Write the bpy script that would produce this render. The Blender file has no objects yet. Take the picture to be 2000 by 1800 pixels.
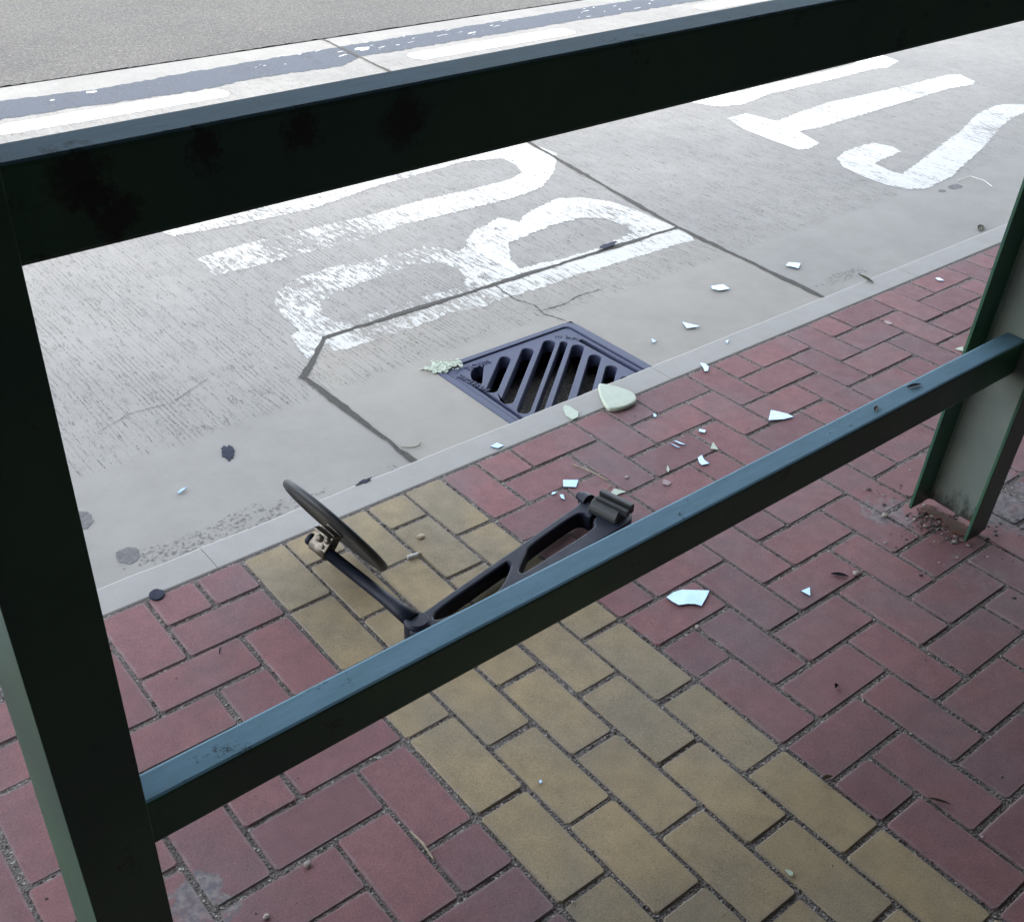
import bpy, bmesh, math, random
from mathutils import Vector, Matrix
# ---------------------------------------------------------------- camera, sky, sun, exposure
M = 0.103                      # one paving module (half a paver) in metres; the ground grid below is counted in modules
sc = bpy.context.scene
cd = bpy.data.cameras.new('camera'); cam = bpy.data.objects.new('camera', cd); sc.collection.objects.link(cam); sc.camera = cam
cd.lens = 39.047; cd.sensor_width = 36; cd.sensor_fit = 'HORIZONTAL'; cd.clip_start = .02; cd.clip_end = 600
R = ((0.78075211, -0.62435606, 0.02461009), (-0.33176262, -0.44759868, -0.83041495), (0.52949005, 0.64018351, -0.55660162))
cm = Matrix(((R[0][0], -R[1][0], -R[2][0]), (R[0][1], -R[1][1], -R[2][1]), (R[0][2], -R[1][2], -R[2][2]))).to_4x4()
cm.translation = Vector((-6.96403, -17.0173, 14.39747)) * M
cam.matrix_world = cm
SUN_EL, SUN_AZ = 30.0, 240.0   # degrees; azimuth clockwise from +Y (the sun stands behind the viewer, over the roof)
w = bpy.data.worlds.new('World'); sc.world = w; w.use_nodes = True
wn = w.node_tree; bg = wn.nodes['Background']
sky = wn.nodes.new('ShaderNodeTexSky'); sky.sky_type = 'NISHITA'; sky.sun_disc = False
sky.sun_elevation = math.radians(SUN_EL); sky.sun_rotation = math.radians(SUN_AZ)
sky.dust_density = 1.5; sky.air_density = 1.0; sky.ozone_density = 1.0
hs = wn.nodes.new('ShaderNodeHueSaturation'); hs.inputs['Saturation'].default_value = 0.40
wn.links.new(sky.outputs[0], hs.inputs['Color']); wn.links.new(hs.outputs[0], bg.inputs[0])
bg.inputs[1].default_value = 0.15
sl = bpy.data.lights.new('sun', 'SUN'); sl.energy = 0.6; sl.angle = math.radians(10); sl.color = (1.0, .94, .86)
so = bpy.data.objects.new('sun', sl); sc.collection.objects.link(so)
el, az = math.radians(SUN_EL), math.radians(SUN_AZ)
sd = Vector((math.sin(az)*math.cos(el), math.cos(az)*math.cos(el), math.sin(el)))
so.rotation_euler = (-sd).to_track_quat('-Z', 'Y').to_euler()
sc.view_settings.view_transform = 'Standard'; sc.view_settings.look = 'None'; sc.view_settings.gamma = 1
sc.view_settings.exposure = 2.65
ROAD={'letter_b': [[(6.411, 8.598), (6.558, 9.344), (6.744, 10.093), (7.13, 10.266), (7.157, 11.177), (7.45, 12.427), (7.923, 13.107), (9.047, 13.633), (9.937, 13.689), (11.068, 13.736), (11.624, 13.543), (12.344, 13.413), (13.101, 13.321), (13.864, 13.388), (14.196, 13.0), (14.541, 12.3), (15.311, 12.671), (15.382, 12.934), (16.179, 13.489), (17.695, 13.925), (18.037, 13.175), (18.652, 13.598), (19.645, 13.96), (20.856, 14.209), (21.624, 13.748), (22.245, 12.797), (22.465, 11.451), (22.462, 10.234), (22.485, 9.375), (22.324, 8.504), (22.077, 8.198), (21.333, 8.252), (19.967, 8.298), (18.484, 8.312), (16.596, 8.377), (15.318, 8.335), (13.939, 8.401), (13.027, 8.416), (12.488, 8.303), (11.588, 8.582), (10.623, 8.437), (9.796, 8.451), (9.296, 8.47), (7.973, 8.426), (7.255, 8.514), (7.394, 9.065)], [(8.599, 11.6), (10.0, 12.011), (10.679, 12.059), (11.866, 12.173), (12.742, 12.113), (13.501, 11.86), (13.695, 11.149), (13.521, 10.436), (12.986, 9.872), (11.927, 9.974), (10.84, 9.989), (9.786, 10.003), (8.663, 9.854), (8.245, 10.156), (8.263, 10.858)], [(16.457, 11.86), (17.525, 12.054), (18.89, 12.24), (20.211, 12.158), (20.871, 11.626), (21.03, 10.566), (20.731, 9.953), (19.943, 9.866), (18.505, 9.639), (17.127, 9.718), (15.409, 9.927), (15.616, 10.646)]], 'letter_u': [[(6.957, 16.936), (6.748, 15.35), (9.437, 15.225), (12.258, 15.143), (14.629, 15.405), (16.895, 15.305), (19.594, 15.258), (21.151, 15.558), (22.716, 16.666), (23.618, 17.824), (23.937, 19.228), (23.493, 20.454)], [(21.938, 19.136), (20.327, 19.77), (18.769, 19.615), (15.862, 19.371), (12.413, 18.699), (9.702, 18.87), (7.129, 19.222), (6.95, 19.982)], [(21.855, 18.098), (21.496, 17.282), (20.322, 16.919), (18.238, 16.954), (15.918, 17.089), (14.004, 16.89), (11.026, 17.108), (8.585, 17.127)]], 'letter_t': [[(34.269, 17.596), (35.663, 17.641), (35.95, 15.98), (38.617, 16.363), (40.654, 16.558), (44.307, 16.305), (47.966, 16.192), (50.348, 16.198), (51.049, 15.861), (50.456, 14.55), (49.787, 14.282), (47.82, 14.542), (43.125, 14.379), (38.832, 14.231), (36.82, 14.161), (35.576, 14.356), (34.982, 12.706), (33.957, 12.461), (33.405, 12.586), (33.496, 14.419), (33.673, 16.105)]], 'letter_s': [[(37.016, 9.821), (37.387, 10.459), (37.036, 11.305), (36.024, 11.39), (34.953, 11.274), (33.912, 10.916), (33.222, 10.035), (32.942, 8.696), (32.912, 7.609), (33.208, 6.755), (33.928, 6.397), (34.655, 6.473), (36.132, 6.64), (38.056, 7.26), (41.055, 8.128), (44.063, 9.259), (45.916, 9.751), (47.332, 9.903), (48.622, 9.551), (49.001, 8.681), (50.071, 8.996), (50.267, 9.925), (48.66, 10.678), (48.186, 11.102), (47.394, 11.419), (45.296, 11.17), (41.966, 10.024), (39.316, 9.314), (36.539, 8.545), (34.622, 8.064), (34.476, 8.395), (34.718, 9.557), (35.511, 9.656)]], 'letter_o_near': [[(34.901, 20.189), (35.3, 19.198), (36.627, 18.723), (39.105, 19.206), (43.124, 19.15), (47.634, 19.223), (48.95, 18.998), (50.595, 19.489), (51.261, 20.129)]]}
SHARDS=[('m', 0, [(6.133, -6.088), (6.356, -6.063), (6.556, -6.116), (6.967, -6.46), (6.788, -6.558), (6.492, -6.692), (6.437, -6.579), (6.321, -6.483), (6.153, -6.403), (6.128, -6.252)]), ('m', 0, [(8.431, -7.578), (8.67, -7.611), (8.466, -7.784)]), ('m', 0, [(13.379, -2.596), (13.482, -2.761), (13.587, -2.971), (13.595, -3.141), (13.316, -3.078), (12.95, -2.883)]), ('m', 0, [(10.294, -2.997), (10.46, -2.964), (10.356, -3.144), (10.333, -3.327), (10.141, -3.264), (10.179, -3.146)]), ('m', 0, [(11.269, -2.125), (11.353, -2.26), (11.248, -2.328), (11.172, -2.2)]), ('m', 0, [(7.147, -1.792), (7.432, -1.997), (7.202, -2.178), (6.98, -1.994)]), ('m', 0, [(6.627, -2.009), (6.73, -2.043), (6.653, -2.09), (6.578, -2.076)]), ('m', 0, [(6.711, -2.176), (6.786, -2.219), (6.686, -2.387), (6.656, -2.305)]), ('m', 0, [(10.886, -0.927), (10.88, -1.037), (10.807, -1.096), (10.769, -1.045)]), ('m', 0, [(13.729, 0.184), (13.816, 0.077), (13.768, -0.107), (13.582, -0.257), (13.492, -0.226), (13.616, -0.04)]), ('m', 0, [(6.679, 0.3), (6.9, 0.328), (6.957, 0.135), (6.766, 0.128)]), ('m', 0, [(10.212, -2.16), (10.249, -2.243), (10.279, -2.46), (10.242, -2.377)]), ('m', 0, [(10.375, -2.111), (10.426, -2.199), (10.484, -2.431), (10.394, -2.315)]), ('m', -1.2, [(22.973, 4.666), (23.28, 4.778), (23.525, 4.471), (23.151, 4.25), (23.089, 4.451)]), ('m', -1.2, [(19.599, 5.014), (20.035, 4.878), (19.963, 4.525), (19.579, 4.626), (19.464, 4.848)]), ('m', -1.2, [(16.907, 3.749), (17.035, 3.463), (17.142, 3.205), (16.713, 3.35)]), ('m', -1.2, [(15.348, 3.526), (15.335, 3.29), (15.203, 3.313)]), ('m', -1.2, [(0.541, 4.504), (0.689, 4.613), (0.843, 4.593), (0.608, 4.477)]), ('m', 0, [(15.271, 0.661), (15.38, 0.63), (15.188, 0.514)]), ('m', 0, [(23.879, -0.369), (23.997, -0.43), (23.944, -0.65), (23.81, -0.531)]), ('m', 0, [(1.225, -8.046), (1.262, -8.051), (1.255, -8.092), (1.196, -8.106)]), ('g', 0, [(10.669, 0.89), (10.775, 0.771), (10.923, 0.541), (11.024, 0.264), (11.085, 0.018), (10.995, -0.193), (10.805, -0.367), (10.482, -0.401), (10.189, -0.339), (10.008, -0.205), (10.077, 0.012), (10.255, 0.35), (10.463, 0.675)]), ('g', 0, [(9.339, 0.709), (9.415, 0.576), (9.413, 0.233), (9.238, 0.059), (9.043, 0.053), (9.054, 0.307), (9.204, 0.577)]), ('g', 0, [(7.636, -2.828), (7.853, -2.731), (7.979, -2.948), (7.966, -2.988), (7.85, -2.951), (7.666, -2.948)]), ('g', 0, [(11.104, -2.735), (10.949, -3.052), (10.848, -2.881)]), ('g', 0, [(9.504, -2.779), (9.431, -2.922), (9.307, -3.012), (9.355, -2.898)]), ('g', 0, [(20.192, -3.476), (20.487, -3.522), (20.228, -3.708)]), ('g', 0, [(3.114, -11.608), (3.151, -11.664), (3.163, -11.716), (3.102, -11.753), (3.081, -11.709)])]
ARM=[[(1.654, -3.92), (1.794, -3.94), (2.487, -3.805), (3.689, -3.597), (4.598, -3.443), (5.585, -3.249), (6.338, -3.133), (6.586, -3.011), (6.803, -2.889), (6.925, -2.951), (6.897, -3.102), (6.757, -3.138), (6.624, -3.207), (6.555, -3.323), (6.542, -3.533), (6.297, -3.648), (6.288, -3.425), (6.113, -3.349), (4.622, -3.612), (4.431, -3.766), (3.998, -4.067), (3.996, -4.184), (4.627, -4.109), (6.144, -3.932), (6.256, -3.751), (6.489, -3.629), (6.612, -3.802), (6.663, -3.937), (6.791, -3.99), (7.01, -3.909), (7.136, -4.003), (7.01, -4.153), (6.838, -4.239), (6.349, -4.311), (4.619, -4.384), (3.055, -4.415), (1.961, -4.434), (1.425, -4.46), (1.277, -4.264), (1.394, -4.076)], [(1.92, -4.079), (3.874, -3.736), (3.99, -3.727), (3.991, -3.824), (3.91, -3.906), (3.599, -4.142), (3.252, -4.321), (2.629, -4.333), (1.842, -4.275)]]
PT={'tar1': (2.331, 5.463, -1.2), 'st1': (-1.292, 3.043, -1.2), 'st2': (-1.721, 4.934, -1.2), 'cap': (-1.772, -0.017, 0.0), 'smear': (3.518, 1.095, 0.0), 'butt0': (2.745, -2.019, 0.05), 'butt1': (3.038, -2.072, 0.05), 'leafw': (3.377, -1.582, 0.0), 'peb1': (9.774, -7.905, 0.0), 'peb2': (-2.545, -7.147, 0.0), 'peb3': (6.001, -7.053, 0.0), 'dleaf': (9.471, -7.738, 0.0), 'bark': (7.126, -6.861, 0.0), 'straw0': (-0.985, -7.591, 0.0), 'straw1': (-0.993, -8.206, 0.0), 'tw0': (5.952, 3.019, -1.2), 'tw1': (6.435, 2.87, -1.2), 'lf1': (22.021, 0.912, 0.0), 'lf2': (31.866, 2.659, -1.2), 'rl1': (8.604, -8.217, 4.5), 'rl2': (9.779, -8.108, 4.5), 'rl3': (-1.755, -8.215, 4.5), 'blue': (19.099, 9.51, -1.2), 'st3': (35.117, 5.86, -1.2), 'st4': (34.247, 5.889, -1.2), 'chip': (6.844, -9.677, -0.0), 'brk': (-1.506, -2.171, 0.0), 'peb4': (8.423, -2.549, 0.0), 'lf3': (2.9, -1.974, 0.0), 'ws0': (35.754, 6.152, -1.2), 'ws1': (36.6, 6.089, -1.2), 'ws2': (36.291, 4.9, -1.2), 'lf4': (5.02, -10.898, -0.0), 'lf5': (5.368, -5.63, 0.0), 'clA': (6.658, -3.386, 0.45), 'clB': (6.796, -4.034, 0.45), 'plA': (6.763, -3.402, 0.75), 'plB': (6.931, -4.214, 0.75), 'bolt': (6.69, -2.927, 0.4), 'piv': (1.558, -4.102, 0.4), 'rodend': (1.001, -1.171, 0.85), 'k0': (7.623, 0.958, 0.0), 'sp0': (9.116, -8.011, 0.0), 'sp1': (8.797, -7.231, 0.0)}
FLAKES=[(8.755, 6.035), (9.015, 5.985), (9.137, 6.12), (9.315, 6.103), (9.405, 5.924), (9.62, 5.881), (9.831, 5.869), (9.849, 5.742), (9.646, 5.692), (9.424, 5.686), (9.168, 5.595), (8.948, 5.701), (8.876, 5.864)]

rnd = random.Random(7)
C = sc.collection
# ---------------------------------------------------------------- helpers
def tag(o, label=None, cat=None, group=None, kind=None):
    if label: o['label'] = label
    if cat: o['category'] = cat
    if group: o['group'] = group
    if kind: o['kind'] = kind
    return o
def link(name, me, mat=None, parent=None, smooth=False):
    o = bpy.data.objects.new(name, me); C.objects.link(o)
    if mat: me.materials.append(mat)
    if smooth: me.polygons.foreach_set('use_smooth', [True]*len(me.polygons))
    if parent: o.parent = parent
    return o
def empty(name, loc=(0, 0, 0)):
    o = bpy.data.objects.new(name, None); C.objects.link(o); o.location = Vector(loc)*M; o.empty_display_size = .05
    return o
def from_bm(name, bm, mat=None, parent=None, smooth=False):
    me = bpy.data.meshes.new(name); bm.to_mesh(me); bm.free()
    for v in me.vertices: v.co *= M
    return link(name, me, mat, parent, smooth)
def box(bm, x0, x1, y0, y1, z0, z1):
    v = [bm.verts.new((x, y, z)) for z in (z0, z1) for y in (y0, y1) for x in (x0, x1)]
    for f in ((0, 2, 3, 1), (4, 5, 7, 6), (0, 1, 5, 4), (2, 6, 7, 3), (0, 4, 6, 2), (1, 3, 7, 5)):
        bm.faces.new([v[i] for i in f])
def bevelled(bm, wd, seg=2):
    bmesh.ops.bevel(bm, geom=bm.edges[:], offset=wd, segments=seg, affect='EDGES', profile=.5)
def plate(name, polys, z0, z1, bevel=0, mat=None, parent=None, smooth=False, res=2):
    """flat outline (first) with holes, given its real thickness z0..z1"""
    cu = bpy.data.curves.new(name, 'CURVE'); cu.dimensions = '2D'; cu.fill_mode = 'BOTH'
    for P in polys:
        s = cu.splines.new('POLY'); s.points.add(len(P)-1); s.use_cyclic_u = True
        for q, pt in zip(P, s.points): pt.co = (q[0]*M, q[1]*M, 0, 1)
    t = (z1-z0)*M
    cu.extrude = max(t/2-bevel*M, 0); cu.bevel_depth = bevel*M; cu.bevel_resolution = res; cu.offset = -bevel*M
    tmp = bpy.data.objects.new('tmp', cu); C.objects.link(tmp)
    me = bpy.data.meshes.new_from_object(tmp.evaluated_get(bpy.context.evaluated_depsgraph_get()))
    bpy.data.objects.remove(tmp); bpy.data.curves.remove(cu); me.name = name
    for v in me.vertices: v.co.z += (z0+z1)/2*M
    me.materials.clear()
    return link(name, me, mat, parent, smooth)
def tube(bm, pts, rad, seg=16, cap=True):
    pts = [Vector(p) for p in pts]; rings = []
    if not isinstance(rad, (list, tuple)): rad = [rad]*len(pts)
    up = Vector((0, 0, 1))
    for i, p in enumerate(pts):
        d = (pts[min(i+1, len(pts)-1)]-pts[max(i-1, 0)]).normalized()
        a = d.cross(up if abs(d.z) < .9 else Vector((1, 0, 0))).normalized(); b = d.cross(a)
        rings.append([bm.verts.new(p+(a*math.cos(k*2*math.pi/seg)+b*math.sin(k*2*math.pi/seg))*rad[i]) for k in range(seg)])
    for r0, r1 in zip(rings, rings[1:]):
        for k in range(seg): bm.faces.new((r0[k], r0[(k+1) % seg], r1[(k+1) % seg], r1[k]))
    if cap: bm.faces.new(rings[0][::-1]); bm.faces.new(rings[-1])
def lathe(bm, prof, axis, org, seg=64):
    """profile of (radius, height along axis)"""
    axis = Vector(axis).normalized(); org = Vector(org)
    a = axis.cross(Vector((0, 0, 1))).normalized(); b = axis.cross(a); rings = []
    for r, h in prof:
        if r < 1e-5: rings.append([bm.verts.new(org+axis*h)]); continue
        rings.append([bm.verts.new(org+axis*h+(a*math.cos(k*2*math.pi/seg)+b*math.sin(k*2*math.pi/seg))*r) for k in range(seg)])
    for r0, r1 in zip(rings, rings[1:]):
        for k in range(seg):
            if len(r0) == 1 and len(r1) == 1: continue
            if len(r0) == 1: bm.faces.new((r0[0], r1[(k+1) % seg], r1[k]))
            elif len(r1) == 1: bm.faces.new((r0[k], r0[(k+1) % seg], r1[0]))
            else: bm.faces.new((r0[k], r0[(k+1) % seg], r1[(k+1) % seg], r1[k]))
    bmesh.ops.recalc_face_normals(bm, faces=bm.faces[:])
def rough(P, step=.12, amp=.03, seed=0, dirx=.35, diry=1.0):
    """subdivide an outline and roughen it the way worn paint or a hand-cut edge is"""
    r = random.Random(seed); out = []
    for i, p in enumerate(P):
        q = P[(i+1) % len(P)]; L = math.dist(p, q); n = max(1, int(L/step))
        for k in range(n):
            t = k/n
            out.append((p[0]+(q[0]-p[0])*t+r.uniform(-amp, amp)*dirx, p[1]+(q[1]-p[1])*t+r.uniform(-amp, amp)*diry))
    return out
def blob(cx, cy, rx, ry, n=22, seed=0, j=.18, rot=0):
    r = random.Random(seed); o = []
    for k in range(n):
        a = 2*math.pi*k/n; s = 1+r.uniform(-j, j)
        x, y = math.cos(a)*rx*s, math.sin(a)*ry*s
        o.append((cx+x*math.cos(rot)-y*math.sin(rot), cy+x*math.sin(rot)+y*math.cos(rot)))
    return o
# ---------------------------------------------------------------- materials
class N:
    def __init__(s, name):
        s.m = bpy.data.materials.new(name); s.m.use_nodes = True; s.t = s.m.node_tree; s.b = s.t.nodes['Principled BSDF']
        s.geo = s.t.nodes.new('ShaderNodeNewGeometry'); s.P = s.geo.outputs['Position']
    def nd(s, typ, ins={}, **kw):
        n = s.t.nodes.new(typ)
        for k, v in kw.items(): setattr(n, k, v)
        for k, v in ins.items():
            if isinstance(v, bpy.types.NodeSocket): s.t.links.new(v, n.inputs[k])
            else: n.inputs[k].default_value = v
        return n
    def map(s, scale, src=None, loc=(0, 0, 0), rot=(0, 0, 0)):
        return s.nd('ShaderNodeMapping', {'Vector': src or s.P, 'Scale': scale, 'Location': loc, 'Rotation': rot}).outputs[0]
    def noise(s, scale, detail=3, rough=.55, vec=None, dist=0):
        return s.nd('ShaderNodeTexNoise', {'Vector': vec or s.P, 'Scale': scale, 'Detail': detail, 'Roughness': rough, 'Distortion': dist}).outputs[0]
    def voro(s, scale, vec=None, out='Distance'):
        return s.nd('ShaderNodeTexVoronoi', {'Vector': vec or s.P, 'Scale': scale}).outputs[out]
    def ramp(s, f, a, b, lo=0.0, hi=1.0):
        return s.nd('ShaderNodeMapRange', {'Value': f, 'From Min': a, 'From Max': b, 'To Min': lo, 'To Max': hi}, clamp=True).outputs[0]
    def math(s, op, a, b=0.0):
        return s.nd('ShaderNodeMath', {0: a, 1: b}, operation=op).outputs[0]
    def mix(s, f, a, b, mode='MIX'):
        c = lambda v: (*v, 1) if isinstance(v, tuple) and len(v) == 3 else v
        n = s.nd('ShaderNodeMix', data_type='RGBA', blend_type=mode)
        for k, v in ((0, f), (6, c(a)), (7, c(b))):
            if isinstance(v, bpy.types.NodeSocket): s.t.links.new(v, n.inputs[k])
            else: n.inputs[k].default_value = v
        return n.outputs[2]
    def bump(s, h, strength=.3, dist=.002, prev=None):
        ins = {'Height': h, 'Strength': strength, 'Distance': dist}
        if prev: ins['Normal'] = prev
        return s.nd('ShaderNodeBump', ins).outputs[0]
    def set(s, **kw):
        for k, v in kw.items():
            k = {'color': 'Base Color', 'rough': 'Roughness', 'metal': 'Metallic', 'normal': 'Normal', 'spec': 'Specular IOR Level', 'alpha': 'Alpha', 'coat': 'Coat Weight', 'coatr': 'Coat Roughness'}[k]
            if isinstance(v, bpy.types.NodeSocket): s.t.links.new(v, s.b.inputs[k])
            else: s.b.inputs[k].default_value = (*v, 1) if isinstance(v, tuple) else v
        return s
    def xyz(s):
        n = s.nd('ShaderNodeSeparateXYZ', {0: s.P}); return n.outputs
def paver(name, ca, cb, dirt, dfrom=.46, dto=.75):
    n = N(name); at = n.nd('ShaderNodeAttribute', attribute_name='tone').outputs['Fac']
    col = n.mix(at, ca, cb)
    big = n.noise(3.2, 4, .6)
    col = n.mix(n.ramp(big, dfrom, dto, 0, .75), col, dirt)
    m2 = n.noise(26, 4, .65)
    col = n.mix(n.ramp(m2, .35, .7, 0, .30), col, n.mix(.5, dirt, (.05, .03, .03)))
    edge = n.nd('ShaderNodeAttribute', attribute_name='edge').outputs['Fac']
    col = n.mix(n.math('MULTIPLY', n.ramp(edge, .3, 1), n.ramp(n.noise(40, 3), .35, .6, .1, .75)), col, n.mix(.5, dirt, (.30, .26, .24)))
    pores = n.ramp(n.voro(125), .06, .15, 1, 0); pm = n.ramp(n.noise(40, 2), .50, .58)
    col = n.mix(n.math('MULTIPLY', pores, n.math('MULTIPLY', pm, .8)), col, (.02, .015, .013))
    lt = n.ramp(n.voro(170, n.map((1, 1, 1), loc=(3, 1, 2))), .05, .1, 1, 0)
    col = n.mix(n.math('MULTIPLY', lt, n.ramp(n.noise(33, 2), .58, .64, 0, .5)), col, (.45, .38, .33))
    fine = n.noise(420, 3, .7)
    col = n.mix(n.ramp(fine, .40, .60, .0, .62), col, n.mix(1.0, col, (.62, .58, .58), 'MULTIPLY'))
    gr = n.noise(900, 2, .6); col = n.mix(n.ramp(gr, .58, .68, 0, .35), col, n.mix(.5, col, (.45, .40, .38)))
    # mortar spilt round the post foot and in the lower left corner
    X = n.xyz()
    def spot(cx, cy, r):
        d = n.nd('ShaderNodeVectorMath', {0: n.map((1, 1, 0)), 1: (cx*M, cy*M, 0)}, operation='DISTANCE').outputs['Value']
        d = n.math('ADD', d, n.ramp(n.noise(22, 4, .7), .2, .8, -.05, .05))
        return n.ramp(d, r*M*.75, r*M, 1, 0)
    sp = n.math('MAXIMUM', n.math('MAXIMUM', spot(14.6, -8.4, 1.25), spot(-4.1, -6.75, .5)), n.math('MULTIPLY', spot(12.1, -7.0, .55), .75))
    sp = n.math('MAXIMUM', sp, n.math('MULTIPLY', spot(11.8, -9.3, .6), .35))
    col = n.mix(n.math('MULTIPLY', sp, n.ramp(n.noise(30, 4), .3, .55, .4, .9)), col, n.mix(n.ramp(n.noise(80, 3), .4, .6), (.12, .125, .14), (.24, .22, .21)))
    b = n.bump(fine, .6, .0012); b = n.bump(m2, .3, .003, b)
    n.set(color=col, rough=n.ramp(m2, .3, .7, .72, .92), normal=b, spec=.35)
    return n.m
MAT = {}
MAT['red'] = paver('red_paver', (.285, .130, .130), (.21, .102, .108), (.185, .155, .160))
MAT['yellow'] = paver('yellow_paver', (.41, .315, .168), (.345, .275, .158), (.255, .225, .165), .42, .66)
def mk_sand():
    n = N('joint_sand'); v = n.voro(260, out='Color'); g = n.nd('ShaderNodeSeparateColor', {0: v}).outputs[0]
    col = n.mix(n.ramp(g, 0, 1), (.095, .082, .074), (.21, .185, .165))
    col = n.mix(n.ramp(g, .93, .95, 0, .8), col, (.4, .37, .33))
    n.set(color=col, rough=.95, normal=n.bump(n.voro(260), .8, .004)); return n.m
MAT['sand'] = mk_sand()
def mk_grit():
    n = N('grit'); r = n.geo.outputs['Random Per Island']
    n.set(color=n.mix(n.ramp(r, .55, 1), (.05, .04, .035), (.36, .32, .28)), rough=.8); return n.m
MAT['grit'] = mk_grit()
def concrete(name, ca, cb, grooves=True):
    n = N(name); X = n.xyz()
    big = n.noise(1.6, 4, .6); col = n.mix(n.ramp(big, .35, .65), ca, cb)
    med = n.noise(11, 5, .65); col = n.mix(n.ramp(med, .4, .75, 0, .35), col, n.mix(1.0, col, (.72, .71, .69), 'MULTIPLY'))
    fine = n.noise(260, 4, .75); col = n.mix(n.ramp(fine, .3, .7, 0, .22), col, n.mix(1.0, col, (.6, .6, .6), 'MULTIPLY'))
    pit = n.math('MULTIPLY', n.ramp(n.voro(95), .05, .12, 1, 0), n.ramp(n.noise(18, 3), .56, .64))
    col = n.mix(n.math('MULTIPLY', pit, .8), col, (.05, .05, .05))
    h = fine; b = n.bump(fine, .25 if grooves else .06, .0015)
    if grooves:
        # drag-broom grooves, square to the kerb, broken up along their length; the gutter strip is trowelled smooth
        wv = n.noise(5, 2); vx = n.nd('ShaderNodeCombineXYZ', {0: n.math('ADD', n.math('MULTIPLY', X[0], 1.0), n.math('MULTIPLY', wv, .012)), 1: X[1], 2: 0.0}).outputs[0]
        xx = n.nd('ShaderNodeSeparateXYZ', {0: vx}).outputs[0]
        line = n.math('SINE', n.math('ADD', n.math('MULTIPLY', xx, 430), n.math('MULTIPLY', n.noise(1, 3, .6, n.map((9, 1.2, 1), vx)), 7)))
        brk = n.noise(1, 3, .7, n.map((330, 70, 1), vx))
        g = n.math('MULTIPLY', n.ramp(line, .35, .85), n.ramp(brk, .46, .53))
        g = n.math('MULTIPLY', g, n.ramp(n.noise(7, 4, .7), .35, .62, .3, 1.0))
        g = n.math('MULTIPLY', g, n.ramp(n.noise(1, 2, .7, n.map((48, 1.6, 1), vx)), .44, .56))
        loose = n.math('MULTIPLY', n.ramp(n.noise(1, 3, .75, n.map((130, 12, 1), vx)), .56, .62), n.ramp(brk, .45, .52)); g = n.math('MAXIMUM', g, loose)
        brk2 = n.noise(1, 2, .7, n.map((240, 60, 1), vx, loc=(3, 3, 0)))
        g2 = n.math('MULTIPLY', n.ramp(brk2, .62, .68), n.ramp(med, .35, .6, .2, .9))
        g = n.math('MAXIMUM', g, g2)
        e = n.math('ADD', X[1], n.math('MULTIPLY', n.noise(30, 3), .05))
        zone = n.math('MULTIPLY', n.ramp(e, 6.4*M+.025, 6.7*M+.03), n.ramp(X[1], 35*M, 37*M, 1, .4))
        right = n.ramp(X[0], 22*M, 60*M, 1, .75)
        g = n.math('MULTIPLY', g, n.math('MULTIPLY', zone, right))
        col = n.mix(n.math('MULTIPLY', g, .85), col, (.085, .082, .078))
        b = n.bump(n.math('SUBTRACT', 1.0, g), .5, .002, b)
    pk = n.math('MULTIPLY', n.ramp(n.voro(330), .08, .2, 1, 0), n.ramp(n.noise(50, 3), .48, .6)); col = n.mix(n.math('MULTIPLY', pk, .5), col, (.08, .078, .072))
    n.set(color=col, rough=.9, normal=b, spec=.3); return n.m
MAT['conc'] = concrete('road_concrete', (.308, .297, .272), (.27, .262, .243))
MAT['conc_g'] = concrete('gully_concrete', (.325, .306, .27), (.295, .28, .25))
MAT['kerb'] = concrete('kerb_concrete', (.375, .362, .34), (.335, .325, .305), False)
def mk_paint(name, c, wear, spots=0.0):
    n = N(name); X = n.xyz()
    vx = n.nd('ShaderNodeCombineXYZ', {0: n.math('ADD', X[0], n.math('MULTIPLY', n.noise(5, 2), .012)), 1: X[1], 2: 0.0}).outputs[0]
    line = n.noise(1, 2, .6, n.map((95, 2.2, 1), vx)); brk = n.noise(1, 3, .7, n.map((190, 34, 1), vx))
    streak = n.noise(1, 3, .65, n.map((75, 16, 1), vx, loc=(1.3, 0, 0)))
    big = n.noise(4.5, 3, .6, n.map((1, .6, 1), loc=(.35, .8, 0)))
    fine = n.noise(240, 3, .7)
    s = n.math('ADD', n.math('MULTIPLY', streak, .5), n.math('ADD', n.math('MULTIPLY', brk, .2), n.math('MULTIPLY', fine, .3)))
    thr = n.ramp(big, .38, .72, wear[0]+.02, wear[1]+.02)
    if len(wear) > 2:   # the upper-left bowl is scuffed away most
        d = n.nd('ShaderNodeVectorMath', {0: n.map((1, 1, 0)), 1: (9.6*M, 13.4*M, 0)}, operation='DISTANCE').outputs['Value']
        thr = n.math('ADD', thr, n.ramp(d, .35, .75, wear[2], 0))
    a = n.ramp(n.math('SUBTRACT', s, thr), -.012, .012)
    a = n.math('MULTIPLY', a, n.math('SUBTRACT', 1.0, n.math('MULTIPLY', n.math('MULTIPLY', n.ramp(line, .55, .6), n.ramp(brk, .52, .56)), .85)))
    col = n.mix(n.ramp(n.noise(30, 4), .35, .7, 0, .3), c, tuple(v*.8 for v in c))
    n.set(color=col, rough=.75, alpha=a, normal=n.bump(fine, .2, .001)); return n.m
MAT['paint'] = mk_paint('worn_white_paint', (.51, .505, .47), (.35, .47, .10))
MAT['paint2'] = mk_paint('white_paint', (.51, .505, .475), (.34, .48))
MAT['fresh'] = mk_paint('bright_white_paint', (.64, .64, .62), (.10, .33))
MAT['black'] = mk_paint('grey_overpaint', (.062, .070, .086), (.12, .30))
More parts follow.
